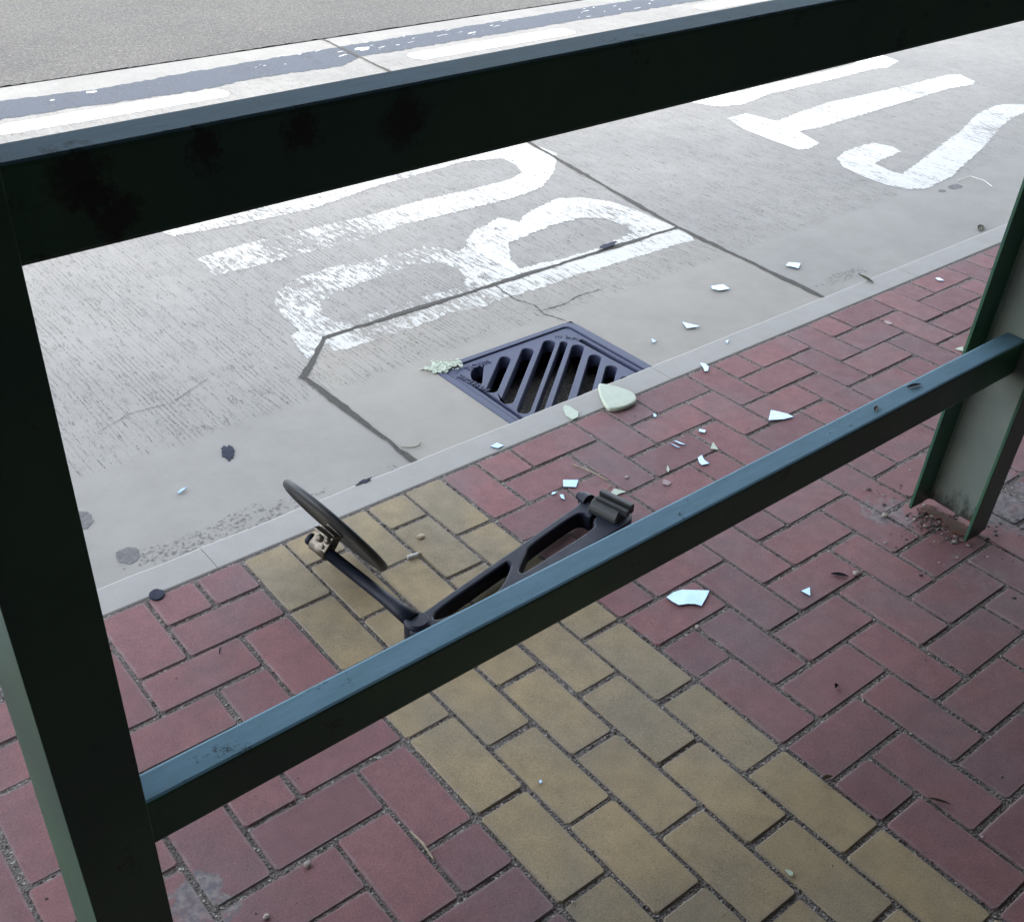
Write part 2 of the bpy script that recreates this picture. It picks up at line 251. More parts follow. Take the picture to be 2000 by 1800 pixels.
def mk_asphalt():
    n = N('asphalt'); v = n.nd('ShaderNodeSeparateColor', {0: n.voro(150, out='Color')}).outputs[0]
    col = n.mix(n.ramp(v, 0, 1), (.06, .057, .051), (.175, .163, .143)); col = n.mix(n.ramp(v, .92, .94, 0, .6), col, (.26, .25, .23))
    big = n.noise(1.1, 4, .6); col = n.mix(n.ramp(big, .35, .7, 0, .5), col, n.mix(1.0, col, (.62, .62, .64), 'MULTIPLY'))
    f = n.noise(90, 3, .7); col = n.mix(n.ramp(f, .4, .65, 0, .4), col, (.07, .068, .066))
    n.set(color=col, rough=.9, normal=n.bump(n.voro(150), .7, .006)); return n.m
MAT['asphalt'] = mk_asphalt()
def simple(name, c, rough=.6, metal=0, var=.15, scale=60, bump=.1, spec=.5, c2=None, alpha=None):
    n = N(name); f = n.noise(scale, 4, .65)
    col = n.mix(n.ramp(f, .35, .7), c, c2 or tuple(v*(1-var*2) for v in c))
    n.set(color=col, rough=n.ramp(f, .3, .7, rough*.85, min(1, rough*1.15)), metal=metal, normal=n.bump(f, bump, .001), spec=spec)
    if alpha: n.set(alpha=n.ramp(n.noise(120, 4, .7), alpha[0], alpha[1]))
    return n.m
RS = ((-4.45, -8.82, 11.5, .28), (-4.33, -8.82, 11.32, .18), (-4.2, -8.81, 11.15, .25), (-3.42, -8.83, 11.54, .17), (-2.55, -8.83, 11.5, .2), (-1.55, -8.82, 11.42, .28))
def s_P(n): return n.P
def mk_green():
    n = N('dark_green_gloss_paint'); X = n.xyz()
    big = n.noise(6, 4, .6); fine = n.noise(300, 3, .7)
    col = n.mix(n.ramp(big, .35, .7), (.026, .082, .060), (.042, .115, .066))
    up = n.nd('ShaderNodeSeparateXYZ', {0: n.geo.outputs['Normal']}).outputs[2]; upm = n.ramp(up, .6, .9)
    sky_tint = n.ramp(n.noise(45, 5, .7, n.map((.25, 1, 1))), .35, .7, .62, .9)
    col = n.mix(n.math('MULTIPLY', upm, sky_tint), col, (.17, .29, .39))  # blue sky reflection painted into the colour of up-facing faces
    # scuffs and grime
    sc_ = n.math('MULTIPLY', n.ramp(n.noise(14, 4, .75), .60, .68), n.ramp(fine, .45, .55))
    col = n.mix(n.math('MULTIPLY', sc_, .8), col, (.012, .012, .012))
    for k, (px, py, pz, pr_) in enumerate(RS):
        d = n.nd('ShaderNodeVectorMath', {0: s_P(n), 1: (px*M, py*M, pz*M)}, operation='DISTANCE').outputs['Value']
        d = n.math('ADD', d, n.ramp(n.noise(55, 4, .75), .25, .75, -.014, .014))
        col = n.mix(n.ramp(d, pr_*M*.5, pr_*M, .85, 0), col, (.006, .008, .007))
    # rust and washed-off grime near the foot
    low = n.ramp(n.math('ADD', X[2], n.ramp(n.noise(24, 4, .7), .3, .7, -.03, .03)), .012, .05, 1, 0)
    col = n.mix(n.math('MULTIPLY', low, n.ramp(n.noise(30, 3), .35, .6)), col, (.018, .014, .012))
    rust = n.ramp(n.math('ADD', X[2], n.ramp(n.noise(38, 4, .7), .3, .7, -.012, .012)), .004, .012, 1, 0)
    col = n.mix(n.math('MULTIPLY', rust, .85), col, (.16, .045, .018))
    spk = n.math('MULTIPLY', n.ramp(n.voro(160), .08, .14, 1, 0), n.ramp(n.noise(9, 3), .45, .56))
    col = n.mix(n.math('MULTIPLY', spk, n.math('MULTIPLY', upm, .9)), col, (.02, .02, .022))
    n.set(color=col, rough=n.mix(upm, (.42,)*3, n.mix(sky_tint, (.7,)*3, (.9,)*3)), normal=n.bump(n.noise(120, 4, .6), .12, .001), spec=n.ramp(upm, 0, 1, .35, .18), coat=n.math('MULTIPLY', upm, .04), coatr=.28); n.b.inputs['Coat IOR'].default_value = 1.9
    return n.m
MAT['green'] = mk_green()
def mk_web():
    n = N('faded_green_paint'); X = n.xyz()
    col = n.mix(n.ramp(n.noise(9, 4, .6), .35, .7), (.17, .20, .175), (.13, .16, .15))
    low = n.ramp(n.math('ADD', X[2], n.ramp(n.noise(26, 4, .75, n.map((1, 1, .4))), .3, .7, -.04, .04)), .02, .06, 1, 0)
    col = n.mix(n.math('MULTIPLY', low, .93), col, (.018, .018, .015))
    rust = n.ramp(n.math('ADD', X[2], n.ramp(n.noise(38, 4, .7), .3, .7, -.012, .012)), .006, .014, 1, 0)
    col = n.mix(rust, col, (.19, .055, .022))
    n.set(color=col, rough=.65, normal=n.bump(n.noise(90, 4), .15, .001)); return n.m
MAT['web'] = mk_web()
MAT['iron'] = simple('cast_iron', (.028, .036, .080), .55, .0, .15, 90, .35, .4, (.048, .056, .100))
MAT['pit'] = simple('pit_dirt', (.012, .011, .009), .95)
MAT['dirt'] = simple('joint_dirt', (.075, .07, .06), .95, 0, .25, 180, .8)
MAT['black_plastic'] = simple('black_plastic', (.011, .014, .027), .5, 0, .15, 40, .08, .25)
MAT['matt_black'] = simple('matt_black_plastic', (.020, .023, .025), .5, 0, .1, 200, .2, .5)
MAT['steel'] = simple('galvanised_steel', (.22, .195, .165), .5, .85, .2, 120, .2)
def mk_mirror():
    n = N('mirror_glass'); n.set(color=n.mix(n.noise(35, 3), (.24, .35, .47), (.40, .52, .63)), metal=1.0, rough=n.ramp(n.noise(150, 3), .4, .7, .08, .3)); return n.m
MAT['mirror'] = mk_mirror()
MAT['back'] = simple('pale_green_backing_paint', (.44, .50, .40), .6, 0, .06, 60, .05)
MAT['back_thick'] = simple('pale_green_backing', (.40, .45, .36), .55, 0, .05, 30, .05)
# ---------------------------------------------------------------- pavement: pavers laid in herringbone, a yellow band of stretchers
def bricks(name, cells, mat, seed):
    r = random.Random(seed); vs, fs, tone, edge = [], [], [], []
    for x0, y0, x1, y1 in cells:
        g = .035; cx, cy = (x0+x1)/2+r.gauss(0, .008), (y0+y1)/2+r.gauss(0, .008); a = r.gauss(0, .0035); dz = r.gauss(0, .008)
        hx, hy = (x1-x0)/2-g, (y1-y0)/2-g; tx, ty = r.gauss(0, .003), r.gauss(0, .003); t = r.random(); b = len(vs)
        k = .05
        prof = ((0, -.25, 0), (0, -.03, .6), (.022, 0, 1.0), (.06, .001, .35), (.11, 0.001, 0.0))
        for ins, z, e in prof:
            ax, ay = hx-ins, hy-ins; c = max(k-ins*.5, .012)
            for px, py in ((ax-c, ay), (ax, ay-c), (ax, -ay+c), (ax-c, -ay), (-ax+c, -ay), (-ax, -ay+c), (-ax, ay-c), (-ax+c, ay)):
                vs.append(((cx+px*math.cos(a)-py*math.sin(a))*M, (cy+px*math.sin(a)+py*math.cos(a))*M, (z+dz+tx*px+ty*py)*M)); tone.append(t); edge.append(e)
        for j in range(len(prof)-1):
            for i in range(8):
                p0, p1 = b+j*8+i, b+j*8+(i+1) % 8; fs.append((p0, p0+8, p1+8, p1))
        fs.append(tuple(b+(len(prof)-1)*8+i for i in range(8))[::-1])
    me = bpy.data.meshes.new(name); me.from_pydata(vs, [], fs)
    for nm, d in (('tone', tone), ('edge', edge)):
        at = me.attributes.new(nm, 'FLOAT', 'POINT'); at.data.foreach_set('value', d)
    return tag(link(name, me, mat), kind='structure')
RED, YEL = [], []
X0, X1, NR = -22, 58, 28
for r in range(NR):
    for x in list(range(X0, 0))+list(range(5, X1)):
        k = (x+r) % 4; y = -r
        lim = 0 if x < 0 else X1; lo = X0 if x < 0 else 5
        if k == 3: RED.append((x, y-1, min(x+2, lim), y))
        elif k == 0 and x == lo: RED.append((x, y-1, x+1, y))
        elif k == 1: RED.append((x, max(y-2, -NR), x+1, y))
        elif k == 2 and r == 0: RED.append((x, y-1, x+1, y))
for c in range(5):
    y = 0 if c % 2 == 0 else -1
    if c % 2: YEL.append((c, -1, c+1, 0))
    while y > -NR: YEL.append((c, max(y-2, -NR), c+1, y)); y -= 2
bricks('pavement', RED, MAT['red'], 1)
bricks('pavement_band', YEL, MAT['yellow'], 2)
bm = bmesh.new(); box(bm, X0, X1, -NR-200, .05, -1.2, -.028)
tag(from_bm('paving_bed', bm, MAT['sand']), kind='structure')
# grit lying in the joints
def grit(n_, seed):
    r = random.Random(seed); vs, fs = [], []
    cells = [c for c in RED+YEL if -7 < c[0] < 26 and c[1] > -15]
    for _ in range(n_):
        c = r.choice(cells); s = r.choice((0, 1))
        if s: x, y = r.uniform(c[0], c[2]), c[1]+r.gauss(0, .018)
        else: x, y = c[0]+r.gauss(0, .018), r.uniform(c[1], c[3])
        if r.random() < .035: x += r.gauss(0, .25); y += r.gauss(0, .25); z = .004
        else: z = -.02
        q = r.choice((.010, .012, .014, .018, .026)); b = len(vs)
        for d in ((1, 0, 0), (-.9, .2, 0), (.1, 1, 0), (0, -1, .1), (0, 0, .8), (0, 0, -.6)):
            vs.append(((x+d[0]*q*r.uniform(.7, 1.3))*M, (y+d[1]*q*r.uniform(.7, 1.3))*M, (z+d[2]*q)*M))
        for f in ((0, 2, 4), (2, 1, 4), (1, 3, 4), (3, 0, 4), (2, 0, 5), (1, 2, 5), (3, 1, 5), (0, 3, 5)): fs.append(tuple(b+i for i in f))
    me = bpy.data.meshes.new('joint_grit'); me.from_pydata(vs, [], fs)
    tag(link('joint_grit', me, MAT['grit']), 'loose pale and dark grit lying in the joints between the pavers', 'grit', kind='stuff')
grit(6500, 5)
# ---------------------------------------------------------------- kerb
ROADZ = -1.2
KJ = [-34.5, -22.8, -12, -.45, 12.55, 23.6, 34.8, 46, 57.5, 70, 82]
bm = bmesh.new()
prof = [(.045, -.3), (.045, -.02), (.075, .0), (.5, .0), (.84, -.004), (.90, -.03), (.935, -.09), (.94, -1.6)]
for a, b in zip(KJ, KJ[1:]):
    a += .006; b -= .006; n = max(2, int((b-a)/.5)); rows = []
    for i in range(n+1):
        x = a+(b-a)*i/n; j = rnd.gauss(0, .008)
        rows.append([bm.verts.new((x, y+(j if y > .1 else 0), z)) for y, z in prof])
    for r0, r1 in zip(rows, rows[1:]):
        for k in range(len(prof)-1): bm.faces.new((r0[k], r1[k], r1[k+1], r0[k+1]))
    bm.faces.new(rows[0]); bm.faces.new(rows[-1][::-1])
bmesh.ops.recalc_face_normals(bm, faces=bm.faces[:])
kb = from_bm('kerb', bm, MAT['kerb'], smooth=True); kb.modifiers.new('es', 'EDGE_SPLIT').split_angle = math.radians(14); tag(kb, kind='structure')
bm = bmesh.new(); box(bm, X0, 90, .06, .9, -1.7, -.05); tag(from_bm('kerb_bedding', bm, MAT['dirt']), kind='structure')
# ---------------------------------------------------------------- road
GX0, GX1, GY0, GY1 = 8.93, 14.22, .72, 5.93     # the opening for the drain
def sheet(name, rects, z, mat):
    bm = bmesh.new()
    for x0, x1, y0, y1 in rects:
        bm.faces.new([bm.verts.new(v) for v in ((x0, y0, z), (x1, y0, z), (x1, y1, z), (x0, y1, z))])
    bmesh.ops.remove_doubles(bm, verts=bm.verts[:], dist=1e-4)
    return tag(from_bm(name, bm, mat), kind='structure')
sheet('road', [(-90, GX0, .8, GY1), (GX1, 220, .8, GY1), (-90, 220, GY1, 41.1)], ROADZ, MAT['conc'])
plate('gully_slab', [rough([(5.9, .85), (5.8, 7.7), (7.5, 9.4), (22.5, 9.4), (22.05, .85), (GX1, .85), (GX1, GY1), (GX0, GY1), (GX0, .85)], .5, .0, 3)], ROADZ, ROADZ+.007, 0, MAT['conc_g'])['kind'] = 'structure'
ap = rough([(-90, 41.3), (220, 41.3)], .35, .10, 4)[:-1]
bm = bmesh.new(); vv = [bm.verts.new((x, min(y, 41.5) if -89 < x < 219 else 41.3, ROADZ+.006)) for x, y in ap if x <= 220]
vv = [v for v in vv]; top = [bm.verts.new((220, 900, ROADZ+.006)), bm.verts.new((-90, 900, ROADZ+.006))]
seq = sorted(vv, key=lambda v: v.co.x)
seen = []
for v in seq:
    if not seen or v.co.x-seen[-1].co.x > .01: seen.append(v)
bm.faces.new(seen+top); bmesh.ops.triangulate(bm, faces=bm.faces[:])
tag(from_bm('asphalt_road', bm, MAT['asphalt']), kind='structure')
bm = bmesh.new(); box(bm, -1200, 3000, -230, 2600, -2.6, -2.5); tag(from_bm('ground', bm, MAT['asphalt']), kind='structure')
def mark(name, polys, mat, seed, z=.014, step=.07, amp=.07, sub=True):
    o = plate(name, [rough(P, step, amp, seed+i) for i, P in enumerate(polys)] if sub else polys, ROADZ+z, ROADZ+z, 0, mat)
    tag(o, kind='structure'); return o
u0, uin2, uin = ROAD['letter_u']
ufar = [(24.2, 19.6), (24.0, 21.2), (22.5, 22.0), (20, 22.2), (14, 22.1), (7.2, 21.7)]
mark('road_letter_u', [u0[:9]+[(24.25, 18.3)]+ufar+uin2[::-1]+uin], MAT['paint'], 20)
mark('road_letter_b', ROAD['letter_b'], MAT['paint'], 30)
mark('road_letter_t', ROAD['letter_t'], MAT['paint2'], 40)
mark('road_letter_s', ROAD['letter_s'], MAT['paint2'], 50)
on = ROAD['letter_o_near'][0]
# the letter O: its near side is in view, the rest closes the ring
ox0, ox1 = on[0][0]-.3, on[-2][0]+.3; oy = on[2][1]
far = [(ox1+.4, oy+3.4), (ox1-1.5, oy+5.6), (ox1-5, oy+6.2), (ox0+5, oy+6.2), (ox0+1.5, oy+5.6), (ox0-.4, oy+3.4)]
ring_in = [(ox0+1.4, oy+2.4), (ox0+3.4, oy+1.7), (ox1-3.4, oy+1.7), (ox1-1.4, oy+2.4), (ox1-1.2, oy+3.6), (ox1-3.4, oy+4.6), (ox0+3.4, oy+4.6), (ox0+1.2, oy+3.6)]
mark('road_letter_o', [on[:-1]+far, ring_in], MAT['fresh'], 60)
for i, (x0, x1, y) in enumerate(((-17.2, -5.8, 33.5), (5.6, 16.9, 33.75), (28.1, 39.7, 34.25), (50.9, 62.4, 34.45), (73.7, 85, 34.7), (96, 107.6, 34.8))):
    e = .35
    mark('lane_line', [[(x0+e, y), (x1-e, y), (x1, y+.45), (x1, y+1.1), (x1-e, y+1.55), (x0+e, y+1.55), (x0, y+1.1), (x0, y+.45)]], MAT['fresh'], 70+i, .014, .2, .06)
mark('overpainted_line', [rough([(-60, 35.95), (8, 36.05), (15.5, 35.5), (19, 35.9), (24, 35.6), (25.8, 36.6), (40, 36.75), (120, 36.9), (120, 39.5), (40, 39.3), (26, 39.1), (17, 38.75), (12, 38.35), (6, 39.1), (-60, 39)], .3, .1, 5)], MAT['black'], 80, .014, .1, .05)
mark('paint_flecks', [blob(rnd.uniform(20, 52), rnd.uniform(37.2, 39.2), rnd.uniform(.04, .35), rnd.uniform(.02, .07), 9, i, .4, rnd.uniform(-.2, .5)) for i in range(42)]+[blob(11.5, 38, .3, .16, 12, 99, .3), blob(9.5, 37.7, .12, .1, 9, 98, .3), blob(26.9, 38, .5, .3, 12, 97, .3)], MAT['fresh'], 81, .024, 9, 0)
def strip(name, pts, w0, mat, z=.026, seed=0, step=.25, amp=.03, kind='structure'):
    r = random.Random(seed); P = []
    for p, q in zip(pts, pts[1:]):
        n = max(1, int(math.dist(p, q)/step))
        for k in range(n): P.append((p[0]+(q[0]-p[0])*k/n, p[1]+(q[1]-p[1])*k/n))
    P.append(pts[-1]); L, Rr = [], []
    for i, p in enumerate(P):
        a, b = P[max(i-1, 0)], P[min(i+1, len(P)-1)]; d = math.dist(a, b) or 1; nx, ny = -(b[1]-a[1])/d, (b[0]-a[0])/d
        wv = w0/2*(1+.35*math.sin(i*.37+seed))+r.uniform(0, amp); j = r.gauss(0, amp*.5)
        L.append((p[0]+nx*(wv+j), p[1]+ny*(wv+j))); Rr.append((p[0]-nx*(wv-j), p[1]-ny*(wv-j)))
    o = plate(name, [L+Rr[::-1]], ROADZ+z, ROADZ+z, 0, mat); tag(o, kind=kind); return o
strip('slab_joint', [(5.93, .95), (5.88, 2.5), (5.78, 7.72)], .15, MAT['dirt'], seed=1, z=.028)
strip('slab_joint', [(5.72, 7.66), (7.5, 9.43)], .15, MAT['dirt'], seed=2, z=.030)
strip('slab_joint', [(7.42, 9.42), (22.5, 9.38)], .15, MAT['dirt'], seed=3, z=.032)
strip('slab_joint', [(22.02, .95), (22.1, 2.5), (22.5, 9.4), (24.2, 20.3), (25.6, 34.1), (26.15, 41.2)], .14, MAT['dirt'], seed=4, z=.034)
strip('crack', [(13.9, 9.3), (13.75, 8.2), (14.0, 7.4), (13.85, 6.8), (14.1, 6.0)], .015, MAT['dirt'], seed=5, step=.1, amp=.02)
strip('crack', [(14.0, 7.0), (14.9, 6.95), (15.6, 7.15), (16.6, 7.05)], .01, MAT['dirt'], seed=6, step=.08, amp=.02)
strip('crack', [(.1, 8.3), (1.2, 8.7), (2.2, 8.55), (3.6, 9.2)], .004, MAT['dirt'], seed=7, step=.08, amp=.012)
# ---------------------------------------------------------------- drain
def capsule(x0, y0, x1, y1, r, n=6):
    a = math.atan2(y1-y0, x1-x0); P = []
    for i in range(n+1):
        t = a-math.pi/2+math.pi*i/n; P.append((x1+r*math.cos(t), y1+r*math.sin(t)))
    for i in range(n+1):
        t = a+math.pi/2+math.pi*i/n; P.append((x0+r*math.cos(t), y0+r*math.sin(t)))
    return P
def rrect(x0, x1, y0, y1, r, n=5):
    P = []
    for cx, cy, a0 in ((x1-r, y1-r, 0), (x0+r, y1-r, 90), (x0+r, y0+r, 180), (x1-r, y0+r, 270)):
        for i in range(n+1):
            t = math.radians(a0+90*i/n); P.append((cx+r*math.cos(t), cy+r*math.sin(t)))
    return P
dr = empty('drain_grate', ((GX0+GX1)/2, 3.3, ROADZ))
tag(dr, 'dark blue cast iron drain grate with slanting slots set against the kerb', 'drain grate')
org = Vector(dr.location)
def sub(o, root):
    o.parent = root; o.matrix_parent_inverse = Matrix.Translation(-Vector(root.location)); return o
sub(plate('frame', [rrect(GX0+.0, GX1, .99, GY1, .35), rrect(GX0+.22, GX1-.3, 1.15, GY1-.2, .22)], ROADZ-.5, ROADZ+.03, .02, MAT['iron']), dr)
slots = []
ux, uy = .768, .640
for (sx, sy), (ex, ey), hw in (((11.05, 5.22), (9.66, 4.06), .17), ((11.9, 5.22), (9.64, 3.34), .185), ((12.74, 5.22), (9.68, 2.68), .19), ((13.1, 4.96), (9.7, 2.15), .115), ((13.25, 4.50), (9.95, 1.75), .19), ((13.25, 3.74), (10.75, 1.65), .185), ((13.2, 2.98), (11.6, 1.65), .17), ((13.1, 2.25), (12.4, 1.67), .16)):
    slots.append(capsule(ex, ey, sx, sy, hw))
side = [[(9.36, 4.75), (9.30, 2.0), (9.42, 2.0), (9.47, 4.75)], [(13.72, 4.85), (13.78, 1.6), (13.62, 1.6), (13.55, 4.85)]]
sub(plate('grate', [rrect(GX0+.25, GX1-.34, 1.2, GY1-.24, .2), [(10.35, 5.33), (10.1, 5.36), (9.85, 5.25), (9.68, 5.08), (9.56, 4.85), (9.5, 4.62), (9.55, 4.5), (9.68, 4.52)]]+slots+side, ROADZ-.42, ROADZ-.005, .022, MAT['iron']), dr)
bm = bmesh.new(); box(bm, GX0+.05, GX1-.05, 1.0, GY1-.05, ROADZ-6, ROADZ-.52)
top_f = [f for f in bm.faces if all(abs(v.co.z-(ROADZ-.52)) < 1e-4 for v in f.verts)]
bmesh.ops.delete(bm, geom=top_f, context='FACES'); sub(from_bm('pit', bm, MAT['pit']), dr)
def emboss(txt, x, y, rot, size, z, parent):
    cu = bpy.data.curves.new('lettering', 'FONT'); cu.body = txt; cu.size = size*M; cu.extrude = .016*M; cu.space_character = 1.1
    t = bpy.data.objects.new('tmp', cu); C.objects.link(t)
    me = bpy.data.meshes.new_from_object(t.evaluated_get(bpy.context.evaluated_depsgraph_get())); bpy.data.objects.remove(t)
    me.materials.clear(); o = link('lettering', me, MAT['iron'])
    mw = Matrix.Translation(Vector((x, y, z))*M) @ Matrix.Rotation(math.radians(rot), 4, 'Z'); me.transform(mw)
    return sub(o, parent)
emboss('TOJIN', 9.75, 5.30, 0, .30, ROADZ+.004, dr)
emboss('HTEEDEIS', 9.62, 4.05, 98, .26, ROADZ+.004, dr)
emboss('MK III', 13.72, 5.0, 130, .26, ROADZ+.004, dr)
# ---------------------------------------------------------------- guard railing
rail = empty('guard_railing', (-5.4, -7.93, 0))
tag(rail, 'dark green painted steel guard railing with two bars standing on the pavement', 'railing')
RX = -5.4
def rp(name, bm, mat, bev=.02):
    for v in bm.verts: v.co -= Vector((RX, -7.93, 0))
    if bev: bevelled(bm, bev)
    return from_bm(name, bm, mat, rail)
def channel(name, xw, dirn, h):
    """U channel: web at xw, flanges reach towards dirn"""
    f, t, wb = .76, .065, .06; y0, y1 = -8.73, -7.29
    x1 = xw+dirn*f; a, b = min(xw, x1), max(xw, x1)
    out = [(xw, y0), (x1, y0), (x1, y0+t), (xw+dirn*(wb+.06), y0+t+.015), (xw+dirn*wb, y0+t+.08), (xw+dirn*wb, y1-t-.08), (xw+dirn*(wb+.06), y1-t-.015), (x1, y1-t), (x1, y1), (xw, y1)]
    bm = bmesh.new(); lo = [bm.verts.new((x, y, -.02)) for x, y in out]; hi = [bm.verts.new((x, y, h)) for x, y in out]; n = len(out)
    for i in range(n): bm.faces.new((lo[i], lo[(i+1) % n], hi[(i+1) % n], hi[i]))
    bm.faces.new(lo[::-1]); bm.faces.new(hi); bmesh.ops.recalc_face_normals(bm, faces=bm.faces[:])
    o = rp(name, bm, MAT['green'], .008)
    return o
p1 = channel('post', -5.76, 1, 12.0)
p2 = channel('post', 13.17, -1, 12.0)
p2['label'] = 'right post with a pale worn inner face and rusty foot'
p2.data.materials.append(MAT['web'])
for f in p2.data.polygons:   # the inner face of the channel keeps its old paler coat
    c = f.center/M+Vector((RX, -7.93, 0))
    if f.normal.x < -.7 and 13.0 < c.x < 13.16: f.material_index = 1
def bar(name, z0, z1, bow):
    bm = bmesh.new(); box(bm, -5.69, 13.10, -8.12, -7.69, z0, z1)
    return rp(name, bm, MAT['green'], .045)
bar('bottom_rail', 3.66, 4.41, 0); bar('top_rail', 10.92, 11.72, 0)
rail.rotation_euler = (.0626, -.0095, 0)
# ---------------------------------------------------------------- broken mirror arm
mir = empty('broken_mirror_arm', (1.6, -4.1, 0))
tag(mir, 'black vehicle mirror arm with round mirror head, snapped off and lying on yellow pavers', 'mirror arm')
def smooth_poly(P, it=1, keep=.75):
    for _ in range(it):
        Q = []
        for i, p in enumerate(P):
            q = P[(i+1) % len(P)]
            Q += [(p[0]*keep+q[0]*(1-keep), p[1]*keep+q[1]*(1-keep)), (p[0]*(1-keep)+q[0]*keep, p[1]*(1-keep)+q[1]*keep)]
        P = Q
    return P
arm = plate('arm', [smooth_poly(P, 2, .8) for P in ARM], .05, .45, .045, MAT['black_plastic'], smooth=False)
sub(arm, mir)
def dirn(a, b): return (Vector(b)-Vector(a)).normalized()
cA, cB = Vector(PT['clA']), Vector(PT['clB']); d = dirn(cA, cB)
bm = bmesh.new(); tube(bm, [cA-d*.03, cA, cA+d*.03, cB, cB+d*.03], [.22, .25, .25, .25, .22], 24); o = from_bm('clamp_barrel', bm, MAT['matt_black'], smooth=False); sub(o, mir)
pA, pB = Vector(PT['plA']), Vector(PT['plB']); pd = dirn(pA, pB); sd_ = Vector((0, 0, 1)).cross(pd).normalized()
def slab(name, a, b, hw, z0, z1, mat, bev=.02, side=None, parent=mir):
    bm = bmesh.new(); L = (b-a).length; s = side or Vector((0, 0, 1)).cross((b-a).normalized()).normalized(); dd = (b-a).normalized()
    box(bm, 0, L, -hw, hw, z0, z1); bevelled(bm, bev)
    mt = Matrix((dd, s, dd.cross(s))).transposed().to_4x4(); mt.translation = a; bm.transform(mt)
    o = from_bm(name, bm, mat); return sub(o, parent) if parent else o
slab('clamp_plate', pA, pB, .06, -.12, .10, MAT['matt_black'])
slab('clamp_plate', pA+sd_*-.14+Vector((0, 0, -.02)), pB+sd_*-.14+Vector((0, 0, -.02)), .05, -.12, .04, MAT['matt_black'])
bm = bmesh.new(); bp = Vector(PT['bolt']); bd = Vector((cA-bp)).normalized(); tube(bm, [bp-bd*.1, bp+bd*.05, bp+bd*.05, bp+bd*.25], [.10, .10, .16, .17], 16)
sub(from_bm('bolt', bm, MAT['black_plastic']), mir)
# pivot and stalk
piv = Vector(PT['piv']); rod_a = Vector(PT['rodend']); rd = dirn(piv, rod_a)
bm = bmesh.new(); tube(bm, [(piv.x, piv.y, .02), (piv.x, piv.y, .06), (piv.x, piv.y, .47), (piv.x, piv.y, .52)], [.22, .25, .25, .2], 28); sub(from_bm('pivot', bm, MAT['black_plastic']), mir)
bm = bmesh.new(); tube(bm, [piv+rd*.1, piv+rd*.5, piv+rd*.9, rod_a-rd*.12, rod_a-rd*.12, rod_a-rd*.02, rod_a], [.17, .15, .125, .118, .125, .125, .09], 24)
rod = from_bm('rod', bm, MAT['black_plastic'], smooth=False); sub(rod, mir)
for f in rod.data.polygons: f.use_smooth = len(f.vertices) == 4
# round mirror head
nrm = Vector((-.857, -.076, -.511)).normalized(); cen = Vector((1.335, -1.59, 1.20)); RD = 1.32
prof = [(0, .0), (RD*.86, .0), (RD*.88, .03), (RD*.92, .035), (RD*.97, .01), (RD, -.04), (RD*.995, -.09), (RD*.975, -.12), (RD*.95, -.12), (RD*.94, -.09), (0, -.09)]
bm = bmesh.new(); lathe(bm, prof, nrm, cen-nrm*.0, 72); hd = from_bm('mirror_head', bm, MAT['matt_black'], smooth=True); sub(hd, mir)
md = hd.modifiers.new('es', 'EDGE_SPLIT'); md.split_angle = math.radians(50)
bm = bmesh.new(); lathe(bm, [(RD*.925, -.095), (RD*.93, -.11), (0, -.11)], nrm, cen, 60); g = from_bm('mirror_seat', bm, MAT['back']); sub(g, mir)
# steel clamp between stalk and head
att = cen+nrm*.05; ax_pt = rod_a-rd*.38
bm = bmesh.new(); tube(bm, [ax_pt-rd*.22, ax_pt+rd*.22], [.155, .155], 24); cl = from_bm('pipe_clamp', bm, MAT['steel'], smooth=False); sub(cl, mir)
for f in cl.data.polygons: f.use_smooth = len(f.vertices) == 4
v1 = (att-ax_pt); side = v1.normalized(); mid = ax_pt+v1*.5
def bracket(a, b, hw, th, name='bracket'):
    dd = (b-a).normalized(); s = rd-(rd.dot(dd))*dd; s.normalize(); bm = bmesh.new(); box(bm, 0, (b-a).length, -hw, hw, -th, th); bevelled(bm, .015)
    mt = Matrix((dd, s, dd.cross(s))).transposed().to_4x4(); mt.translation = a; bm.transform(mt); return sub(from_bm(name, bm, MAT['steel']), mir)
upv = side.cross(rd).normalized()
if upv.z < 0: upv = -upv
bracket(ax_pt+upv*.13, att+upv*.10, .21, .022); bracket(ax_pt-upv*.13, att-upv*.10, .21, .022)
bracket(att-side*.05-upv*.3, att-side*.05+upv*.3, .2, .025)
def dome(p, ax, r, name='bolt_head'):
    bm = bmesh.new(); lathe(bm, [(0, r*.75), (r*.4, r*.68), (r*.75, r*.45), (r*.95, r*.15), (r, 0), (r*.9, -.05), (0, -.05)], ax, p, 24)
    o = from_bm(name, bm, MAT['steel'], smooth=True); return sub(o, mir)
dome(mid+upv*.15+rd*.05, upv, .085); dome(mid+upv*.15-rd*.13+side*.05, upv, .07)
dome(mid+upv*.14-side*.12-rd*.1, upv, .05)
